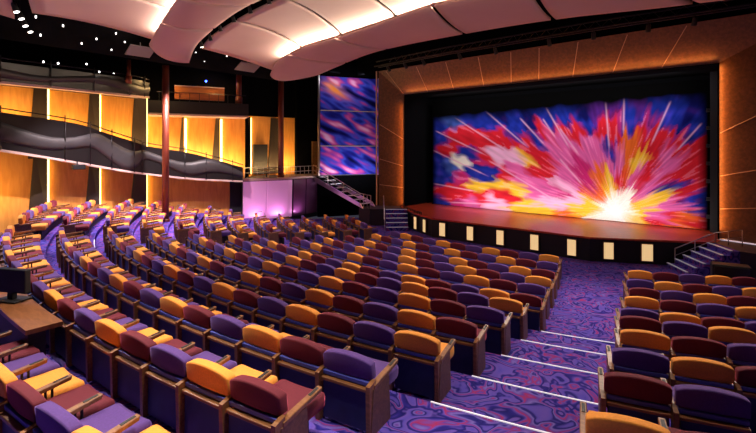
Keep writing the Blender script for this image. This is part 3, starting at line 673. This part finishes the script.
# perforated side soffit
bm = bmesh.new()
hexa(bm, [(-9.6, -24.5, 6.92), (-9.6, -12.5, 6.80), (-7.2, -12.5, 7.75), (-7.2, -24.5, 7.75)], [(-9.6, -24.5, 7.0), (-9.6, -12.5, 6.9), (-7.2, -12.5, 7.85), (-7.2, -24.5, 7.85)])
struct(obj('trim_8', bm, M['soffit']))
bm = bmesh.new(); box(bm, -13.6, -9.5, -28, -9, 7.6, 7.7); struct(obj('ceiling_side', bm, M['void']))
def pinlight(x, y, z):
    bm = bmesh.new(); tube(bm, [(x, y, z-.02), (x, y, z+.05)], .020, 8); tag(obj('pin_light', bm, M['pin']), 'tiny round white downlight in the dark side soffit', 'downlight', 'pin lights in the dark soffit')
for x, y in ((-8.1,-22.3),(-8.3,-21.6),(-9.0,-22.0),(-8.7,-20.6),(-9.1,-20.9),(-8.2,-20.2),(-8.6,-19.8),(-9.2,-20.0),(-8.3,-18.9),(-8.9,-18.9),(-8.6,-18.3),(-9.2,-18.2),(-8.5,-17.4),(-9.0,-16.8),(-8.4,-16.2)):
    pinlight(x, y, 6.92 + (x+9.6)/2.4*.83 - .07)
for k, (x, y, z) in enumerate(((-6.76,-23.0,7.2),(-7.43,-22.78,7.2),(-8.2,-22.55,7.2),(-8.9,-22.3,7.2),(-9.5,-22.1,7.2),(-10.1,-21.96,7.2))):
    lamp('gap_spotlight', (x, y, z), (x*.8, y+2, 0), 'white hot spotlight, %s counting down the slot at the upper left corner' % (ords[k] if k else 'first'), 'spotlights in the upper left slot', M['bulb'], .8, hang=7.65)
for k, (x, y, z) in enumerate(((-7.0,-17.97,7.2),(-6.3,-18.02,7.3),(-5.5,-18.12,7.45),(-4.6,-18.2,7.55),(-3.6,-18.28,7.6),(-2.5,-18.42,7.6),(-1.3,-18.5,7.6))):
    lamp('slot_spotlight', (x, y, z), (x, y+2, 0), 'dark spotlight, %s from the left in the slot between two ceiling clouds' % (ords[k] if k else 'first'), 'spotlights between the ceiling clouds', M['bulb'] if k < 1 else M['metal'], .7, hang=8.62)

t = empty('hanging_floodlight', (-11.62, -20.3, 3.02)); bm = bmesh.new(); box(bm, -.12, .12, -.2, .2, -.12, .06, .02); obj('housing', bm, M['black'], t)
bm = bmesh.new(); tube(bm, [(-.1, 0, .04), (-.17, 0, .16)], .02, 6); obj('bracket', bm, M['metal'], t); tag(t, 'black floodlight fixed under the lower lip of the sloping balcony', 'floodlight')
for x, y, z, w, lb_ in ((-8.35, -15.3, 6.95, .9, 'grey acoustic baffle under the left tip of the front ceiling band'), (-8.5, -19.35, 6.95, .8, 'grey acoustic baffle under the tip of the large left ceiling band')):
    bm = bmesh.new(); box(bm, -.28, .28, -w/2, w/2, -.02, .02, .008, 0, Matrix.Translation((x, y, z)) @ Matrix.Rotation(-.45, 4, 'Y')); tube(bm, [(x, y, z), (x, y, z+.5)], .012, 5)
    tag(obj('acoustic_baffle', bm, M['baffle']), lb_, 'acoustic baffle')
for k, (R, a) in enumerate(((19.0, -.60), (17.0, -.62), (20.2, -.56), (22.0, -.545))):
    p = pol(R, a); z = FL[[i for i in range(13) if RR[i] > R-1][-1]]
    bm = bmesh.new(); tube(bm, [(p.x, p.y, z), (p.x, p.y, z+.62), (p.x+.08, p.y+.05, z+.7), (p.x+.25, p.y+.12, z+.7), (p.x+.33, p.y+.16, z+.62), (p.x+.33, p.y+.16, z)], .016, 6)
    tag(obj('hoop_rail', bm, M['chrome'], None, True), 'small metal hoop rail where a left block row meets the amber wall', 'hoop rail', 'hoop rails at the side wall')
# ---- left stage stairs (house floor to stage)
def lerp3(a, b, u): return tuple(a[i]+(b[i]-a[i])*u for i in range(len(a)))
def stairs(name, a0, b0, a1, b1, z0, z1, n, label, solid=True, thick=.05, m=None):
    """a/b: left/right end of the first nosing and of the last nosing"""
    t = empty(name, ((a0[0]+b0[0])/2, (a0[1]+b0[1])/2, z0)); L = t.location
    for k in range(n):
        u0, u1 = k/n, (k+1.0)/n
        P = [lerp3(a0, a1, u0), lerp3(b0, b1, u0), lerp3(b0, b1, u1), lerp3(a0, a1, u1)]
        z = z0 + (z1-z0)*(k+1)/n; bm = bmesh.new()
        prism(bm, [(p[0]-L.x, p[1]-L.y) for p in P], 0 if solid else z-L.z-thick, z-L.z); obj('step', bm, m or M['carpet'], t)
        bm = bmesh.new(); a, b = Vector((P[0][0]-L.x, P[0][1]-L.y, z-L.z)), Vector((P[1][0]-L.x, P[1][1]-L.y, z-L.z))
        d = (b-a).normalized(); f = (Vector((P[3][0], P[3][1], 0))-Vector((P[0][0], P[0][1], 0))).normalized()
        hexa(bm, [a-f*.02, b-f*.02, b+f*.045, a+f*.045], [p+Vector((0, 0, .018)) for p in (a-f*.02, b-f*.02, b+f*.045, a+f*.045)])
        obj('nosing', bm, M['nosing'], t)
    tag(t, label, 'stairs'); return t
M['nosing'] = mat('grey_metal_nosing', (.62, .60, .68), .4, emit=(.75, .72, .9), es=.10)
stairs('stage_stairs', (-5.35, -10.2), (-4.65, -9.5), (-6.35, -9.05), (-5.6, -8.35), 0, .79, 5, 'short carpeted stairs up to the left end of the stage')
bm = bmesh.new(); prism(bm, [(-6.35, -9.05), (-5.6, -8.35), (-6.3, -7.6), (-7.9, -8.3), (-7.6, -9.6), (-6.9, -9.6)], 0, .785); struct(obj('stage_landing', bm, M['riser']))
t = stairs('platform_stairs', (-7.55, -9.55), (-7.55, -8.75), (-10.95, -9.5), (-10.95, -8.8), .785, 2.16, 8, 'open steel staircase from the stage landing up to the pink platform', False, .05, M['metal'])
L = t.location
for y in (-9.6, -8.72):
    bm = bmesh.new(); hexa(bm, [(-7.3-L.x, y-.03-L.y, -.02), (-7.3-L.x, y+.03-L.y, -.02), (-7.5-L.x, y+.03-L.y, .22), (-7.5-L.x, y-.03-L.y, .22)],
        [(-10.75-L.x, y-.03-L.y, 1.10), (-10.75-L.x, y+.03-L.y, 1.10), (-10.95-L.x, y+.03-L.y, 1.42), (-10.95-L.x, y-.03-L.y, 1.42)]); obj('stringer', bm, M['chrome'], t)
def rail(name, pts, h, label, posts, m='metal', r=.02):
    t = empty(name, pts[0]); L = t.location; bm = bmesh.new()
    tube(bm, [Vector(p)-L+Vector((0, 0, h)) for p in pts], r, 6); obj('handrail', bm, M[m], t, True)
    bm = bmesh.new(); tube(bm, [Vector(p)-L+Vector((0, 0, h*.55)) for p in pts], r*.6, 6); obj('mid_rail', bm, M[m], t, True)
    for a, b in zip(pts[:-1], pts[1:]):
        for k in range(posts+1):
            p = Vector(lerp3(a, b, k/posts)) - L; bm = bmesh.new(); tube(bm, [p, p+Vector((0, 0, h))], r*.9, 6); obj('post', bm, M[m], t, True)
    tag(t, label, 'railing'); return t
rail('stair_railing', [(-10.95, -9.62, 2.18), (-7.5, -9.62, .88), (-6.9, -9.5, .80)], .62, 'metal railing along the open staircase left of the stage', 3, 'chrome')
rail('stair_railing', [(-6.4, -9.15, .80), (-5.4, -10.25, .05)], .62, 'short metal handrail beside the left stage stairs', 2, 'chrome')
rail('stage_edge_rail', [(-6.2, -8.05, .80), (-4.5, -9.25, .80), (-3.9, -9.55, .80)], .10, 'low dark rail along the left curve of the stage edge', 4, 'metal', .018)
# ---- right stage stairs and landing
stairs('stage_stairs', (5.12, -9.17), (5.72, -10.06), (6.25, -8.45), (6.88, -9.42), 0, .79, 6, 'carpeted stairs with pale nosings up to the right end of the stage')
bm = bmesh.new(); prism(bm, [(6.25, -8.45), (6.88, -9.42), (9.2, -9.6), (9.2, -8.3), (6.35, -7.7)], 0, .79); struct(obj('stage_landing_right', bm, M['riser']))
bm = bmesh.new(); tube(bm, [(6.32, -7.78, .81), (8.9, -8.55, .81)], .022, 6); struct(obj('trim_9', bm, M['stepled']))
rail('stair_railing', [(5.30, -9.02, .10), (6.25, -8.42, .62), (6.9, -8.6, .80)], .48, 'thin steel handrail beside the right stage stairs', 2, 'chrome', .016)
t = empty('floor_speaker', (6.75, -10.9, 0), .2); bm = bmesh.new(); box(bm, -.40, .40, -.2, .2, 0, .70, .03); obj('cabinet', bm, M['black'], t)
bm = bmesh.new(); box(bm, -.36, .36, -.215, -.19, .04, .66, .01); obj('grille', bm, M['fascia'], t); tag(t, 'low black speaker on the floor beside the right stage stairs', 'speaker')

# ---- aisle step nosings (flush white strips)
def nosing(i, aL, aR, label, grp):
    R = RR[i+1]+.28; z = FL[i]; n = 6; bm = bmesh.new()
    v = [[bm.verts.new(pol(R+dr, aL+(aR-aL)*k/n, z+dz)) for dr, dz in ((.012, .0), (-.008, .0), (-.008, .008), (.012, .008))] for k in range(n+1)]
    for a, b in zip(v[:-1], v[1:]):
        for j in range(4): bm.faces.new((a[j], b[j], b[(j+1) % 4], a[(j+1) % 4]))
    bm.faces.new(v[0]); bm.faces.new(v[-1][::-1])
    tag(obj('step_nosing', bm, M['stepled']), label, 'step edge', grp)
ordn = ['first', 'second', 'third', 'fourth', 'fifth', 'sixth', 'seventh', 'eighth', 'ninth', 'tenth', 'eleventh', 'twelfth', 'thirteenth', 'fourteenth', 'fifteenth', 'sixteenth', 'seventeenth', 'eighteenth', 'nineteenth', 'twentieth', 'twenty-first']
for j, i in enumerate((2, 3, 4, 5, 6)):
    aR = TH + (RO[i+1]+.03)/RR[i+1] ; aL = TH - (WO[i+1]-.02)/RR[i+1]
    nosing(i, aL-.0, aR+.0, 'white step edge across the right aisle carpet, %s up from the bottom of the photo' % ordn[j], 'right aisle step edges')
AL = -.2495
for j, i in enumerate((2, 3, 4, 5)):
    nosing(i, AL-1.35/RR[i+1], AL-.15/RR[i+1], 'white step edge across the left aisle carpet, %s from the back' % ordn[j], 'left aisle step edges')

# ---- control desk behind the rear row at left
def ring_prism(bm, R0, R1, a0, a1, z0, z1, n=16):
    L = [(pol(R0, a0+(a1-a0)*k/n), pol(R1, a0+(a1-a0)*k/n)) for k in range(n+1)]
    vs = [[bm.verts.new((p.x, p.y, z)) for p in pr for z in (z0, z1)] for pr in L]
    for a, b in zip(vs[:-1], vs[1:]):
        for q0, q1 in ((0, 2), (2, 3), (3, 1), (1, 0)): bm.faces.new((a[q0], b[q0], b[q1], a[q1]))
    bm.faces.new([vs[0][i] for i in (0, 1, 3, 2)]); bm.faces.new([vs[-1][i] for i in (0, 2, 3, 1)])
t = empty('control_desk', (0, 0, 0))
bm = bmesh.new(); ring_prism(bm, 24.24, 24.40, -.24, .064, FL[0]-.05, 1.68); obj('desk_cabinet', bm, M['black'], t)
bm = bmesh.new(); ring_prism(bm, 24.10, 24.44, -.242, .067, 1.68, 1.73); obj('desk_top', bm, M['desk'], t)
tag(t, 'curved wooden topped black control desk behind the rear seats at the left', 'desk')
t = empty('desk_monitor', (.32, -24.27, 1.735), .5); bm = bmesh.new(); box(bm, -.25, .25, -.04, .04, .10, .40, .015); obj('monitor_case', bm, M['black'], t)
bm = bmesh.new(); box(bm, -.18, .18, -.12, .12, 0, .02, .005); box(bm, -.04, .04, -.03, .03, .02, .13); obj('stand', bm, M['black'], t)
tag(t, 'black monitor seen from behind on the wooden control desk', 'monitor')
t = empty('mixing_console', (-.5, -24.27, 1.735), 0); bm = bmesh.new(); box(bm, -.45, .22, -.12, .12, 0, .10, .02); obj('console_body', bm, M['black'], t)
bm = bmesh.new(); box(bm, -.40, .15, -.10, .1, .10, .105); obj('paper_sheet', bm, M['lining'], t); tag(t, 'flat black mixing console on the control desk', 'mixing console')

# ------------------------------------------------------------------ theatre seats
MATN = {'P': 'purple', 'Y': 'golden yellow', 'R': 'crimson'}
def pad(w, d, z0, z1, arch, bev, y0=0, nx=8, tilt=0):
    bm = bmesh.new(); vs = box(bm, -w/2, w/2, y0, y0+d, z0, z1, 0)
    bmesh.ops.bevel(bm, geom=bm.edges[:], offset=bev, segments=2, affect='EDGES', profile=.6)
    for k in range(1, nx):
        x = -w/2 + w*k/nx
        bmesh.ops.bisect_plane(bm, geom=bm.verts[:]+bm.edges[:]+bm.faces[:], plane_co=(x, 0, 0), plane_no=(1, 0, 0))
    for v in bm.verts:
        u = v.co.x/(w/2); f = (v.co.z-z0)/(z1-z0)
        v.co.z -= arch*u*u*max(0, f)
        if arch and abs(u) > .8: v.co.z -= .35*arch*((abs(u)-.8)/.2)**2*max(0, f)
        v.co.y += .02*u*u
        v.co.y -= tilt*(v.co.z-z0)
    return bm
def bm_backrest():
    bm = pad(.535, .095, .472, .668, .046, .016, -.012, tilt=.10)
    vs = box(bm, -.24, .24, .012, .075, .27, .50, .015); return bm
def bm_cushion():
    bm = pad(.50, .47, .24, .385, 0, .045, .11); return bm
def bm_board():
    bm = bmesh.new(); box(bm, -.235, .235, -.035, .0, .03, .40); return bm
def bm_lip():
    bm = bmesh.new(); box(bm, -.250, .250, -.020, .012, .425, .462, .004); return bm
def bm_rail():
    bm = bmesh.new(); box(bm, -.25, .25, -.058, -.01, .385, .415, .006); return bm
def bm_post(s):
    bm = bmesh.new(); x = s*.278
    hexa(bm, [(x-.021, -.07, 0), (x+.021, -.07, 0), (x+.021, .0, 0), (x-.021, .0, 0)], [(x-.021, -.08, .455), (x+.021, -.08, .455), (x+.021, .03, .48), (x-.021, .03, .48)]); return bm
def bm_arm(s):
    bm = bmesh.new(); x = s*.278
    hexa(bm, [(x-.030, .0, .40), (x+.030, .0, .40), (x+.030, .0, .445), (x-.030, .0, .445)], [(x-.026, .46, .455), (x+.026, .46, .455), (x+.026, .47, .495), (x-.026, .47, .495)])
    bmesh.ops.bevel(bm, geom=bm.edges[:], offset=.006, segments=1, affect='EDGES'); return bm
def bm_inset(s):
    bm = bmesh.new(); x = s*.278; hexa(bm, [(x-.014, .33, .470), (x+.014, .33, .470), (x+.014, .33, .484), (x-.014, .33, .484)], [(x-.012, .44, .480), (x+.012, .44, .480), (x+.012, .44, .4955), (x-.012, .44, .4955)]); return bm
def bm_support(s):
    bm = bmesh.new(); x = s*.278
    for dy in (0, .05): tube(bm, [(x, .27+dy, 0), (x, .27+dy, .452)], .011, 6)
    return bm
def bm_ped():
    bm = bmesh.new(); box(bm, -.20, .20, .12, .42, 0, .235); return bm
def bm_end(s):
    bm = bmesh.new(); x0, x1 = (s*.255, s*.305) if s > 0 else (s*.305, s*.255)
    hexa(bm, [(x0, -.06, 0), (x1, -.06, 0), (x1, .30, 0), (x0, .30, 0)], [(x0, -.02, .41), (x1, -.02, .41), (x1, .27, .43), (x0, .27, .43)]); return bm
PARTS = [('backrest', bm_backrest, 'C', True), ('cushion', bm_cushion, 'C', True), ('back_board', bm_board, 'navy', False), ('back_trim', bm_lip, 'lip', False),
         ('cross_rail', bm_rail, 'wood', False), ('side_post', lambda: bm_post(-1), 'wood', False), ('armrest', lambda: bm_arm(-1), 'wood', False), ('pedestal', bm_ped, 'black', False), ('arm_support', lambda: bm_support(-1), 'metal', False), ]
ENDP = [('side_post', lambda: bm_post(1), 'wood', False), ('armrest', lambda: bm_arm(1), 'wood', False), ('end_panel', lambda: bm_end(1), 'wood_dark', False)]
ENDL = [('end_panel', lambda: bm_end(-1), 'wood_dark', False)]
def mk(name, f, m, sm):
    bm = f(); me = bpy.data.meshes.new(name); bmesh.ops.recalc_face_normals(bm, faces=bm.faces[:]); bm.to_mesh(me); bm.free(); me.materials.append(m)
    if sm:
        for p in me.polygons: p.use_smooth = True
    return me
cache = {}
def part_mesh(key, name, f, m, sm):
    if key not in cache: cache[key] = mk(name, f, m, sm)
    return cache[key]
def chair_parts(col, end):
    out = []
    for j, (n, f, m, sm) in enumerate(PARTS + (ENDP if end == 'R' else ENDP[:2] + ENDP[2:] + [] if end == 'RL' else ENDL if end in ('L', 'X') else [])):
        mm = M[col] if m == 'C' else M[m]
        out.append((n, part_mesh((j if j < len(PARTS) else ('e', end, j), col if m == 'C' else ''), n, f, mm, sm)))
    return out
def chair_single(col, end):
    key = ('single', col, end)
    if key in cache: return cache[key]
    me = bpy.data.meshes.new('theatre_seat'); bm = bmesh.new(); mats = []
    for n, pm in chair_parts(col, end):
        if n in ('arm_support',): continue
        b0 = len(bm.faces); bm.from_mesh(pm); bm.faces.ensure_lookup_table(); m = pm.materials[0]
        if m not in mats: mats.append(m)
        for f in bm.faces[b0:]: f.material_index = mats.index(m)
    bm.to_mesh(me); bm.free()
    for m in mats: me.materials.append(m)
    cache[key] = me; return me
SEAT_N = [0]
def seat(R, a, z, col, end, label, group, sc=1.0):
    p = pol(R, a, z); dep = (p.x-7.538)*(-.6587) + (p.y+25.508)*.7524
    px = 450*.56/max(dep, .5)
    SEAT_N[0] += 1
    if px > 15:
        t = empty('theatre_seat', p, a); t.scale = (sc, 1, 1)
        for n, me in chair_parts(col, end):
            o = bpy.data.objects.new(n, me); COL.objects.link(o); o.parent = t
            if n == 'armrest':
                sd = -1 if me is cache.get((6, '')) else 1
                io = bpy.data.objects.new('armrest_inset', part_mesh(('inset', sd), 'armrest_inset', lambda: bm_inset(sd), M['black'], False)); COL.objects.link(io); io.parent = o
    else:
        t = bpy.data.objects.new('theatre_seat', chair_single(col, end)); COL.objects.link(t); t.location = p; t.rotation_euler = (0, 0, a); t.scale = (sc, 1, 1)
    tag(t, label, 'theatre seat', group)
seqL = 'RYP'
nC = 0
for i in range(len(RR)):
    k = i-1; R = RR[i]; pp = PP[i]; row = ordn[12-i]     # 12 -> rear row is thirteenth from the stage
    z = max(FL[i], 0) if i < 13 else 0
    rowtxt = 'the front row' if i == 12 else 'the rearmost row' if i == 0 else '%s row from stage' % row
    # centre block
    n = 0
    nmax = 6 if i == 0 else int(((TH-AL)*R - WO[i] + .12)/pp)
    for n in range(nmax):
        a = TH - ((n+.5)*pp + WO[i])/R
        col = seqL[(n-k) % 3]; end = 'R' if n == 0 else 'L' if n == nmax-1 else ''
        seat(R, a, z, col, end, '%s seat, %s left of the right aisle, centre block, %s' % (MATN[col], ordn[n], rowtxt), 'centre block theatre seats', pp/.556)
        nC += 1
    # right block: row exists for all but the front row
    if 2 <= i <= 11:
        j = 10-k
        for m in range(9):
            a = TH + ((m+.5)*pp + RO[i])/R
            if pol(R, a).x > 7.2 + .09*(pol(R, a).y+25.5)*0 + .35: break
            col = 'YRP'[(m-j) % 3]
            seat(R, a, z, col, 'X' if m == 0 else '', '%s seat, %s right of the right aisle, right block, %s' % (MATN[col], ordn[m], rowtxt), 'right block theatre seats', pp/.556)
    # left block beyond the left aisle
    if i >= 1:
        shade0 = AL - 1.55/R
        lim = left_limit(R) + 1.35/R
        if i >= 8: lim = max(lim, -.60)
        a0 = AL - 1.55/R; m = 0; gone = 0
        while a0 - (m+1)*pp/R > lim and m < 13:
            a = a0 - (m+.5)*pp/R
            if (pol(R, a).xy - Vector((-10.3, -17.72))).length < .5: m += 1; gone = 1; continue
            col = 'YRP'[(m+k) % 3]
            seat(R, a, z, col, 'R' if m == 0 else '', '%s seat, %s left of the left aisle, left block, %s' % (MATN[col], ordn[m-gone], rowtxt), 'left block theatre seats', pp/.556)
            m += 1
        bm = bmesh.new(); ring_prism(bm, R-.50, R-.44, a0 - m*pp/R, shade0, z-.02, z+.225, 12); struct(obj('under_seat_shade', bm, M['black']))  # added black strip standing in for the shadow under the seats
print('SEATS', SEAT_N[0])
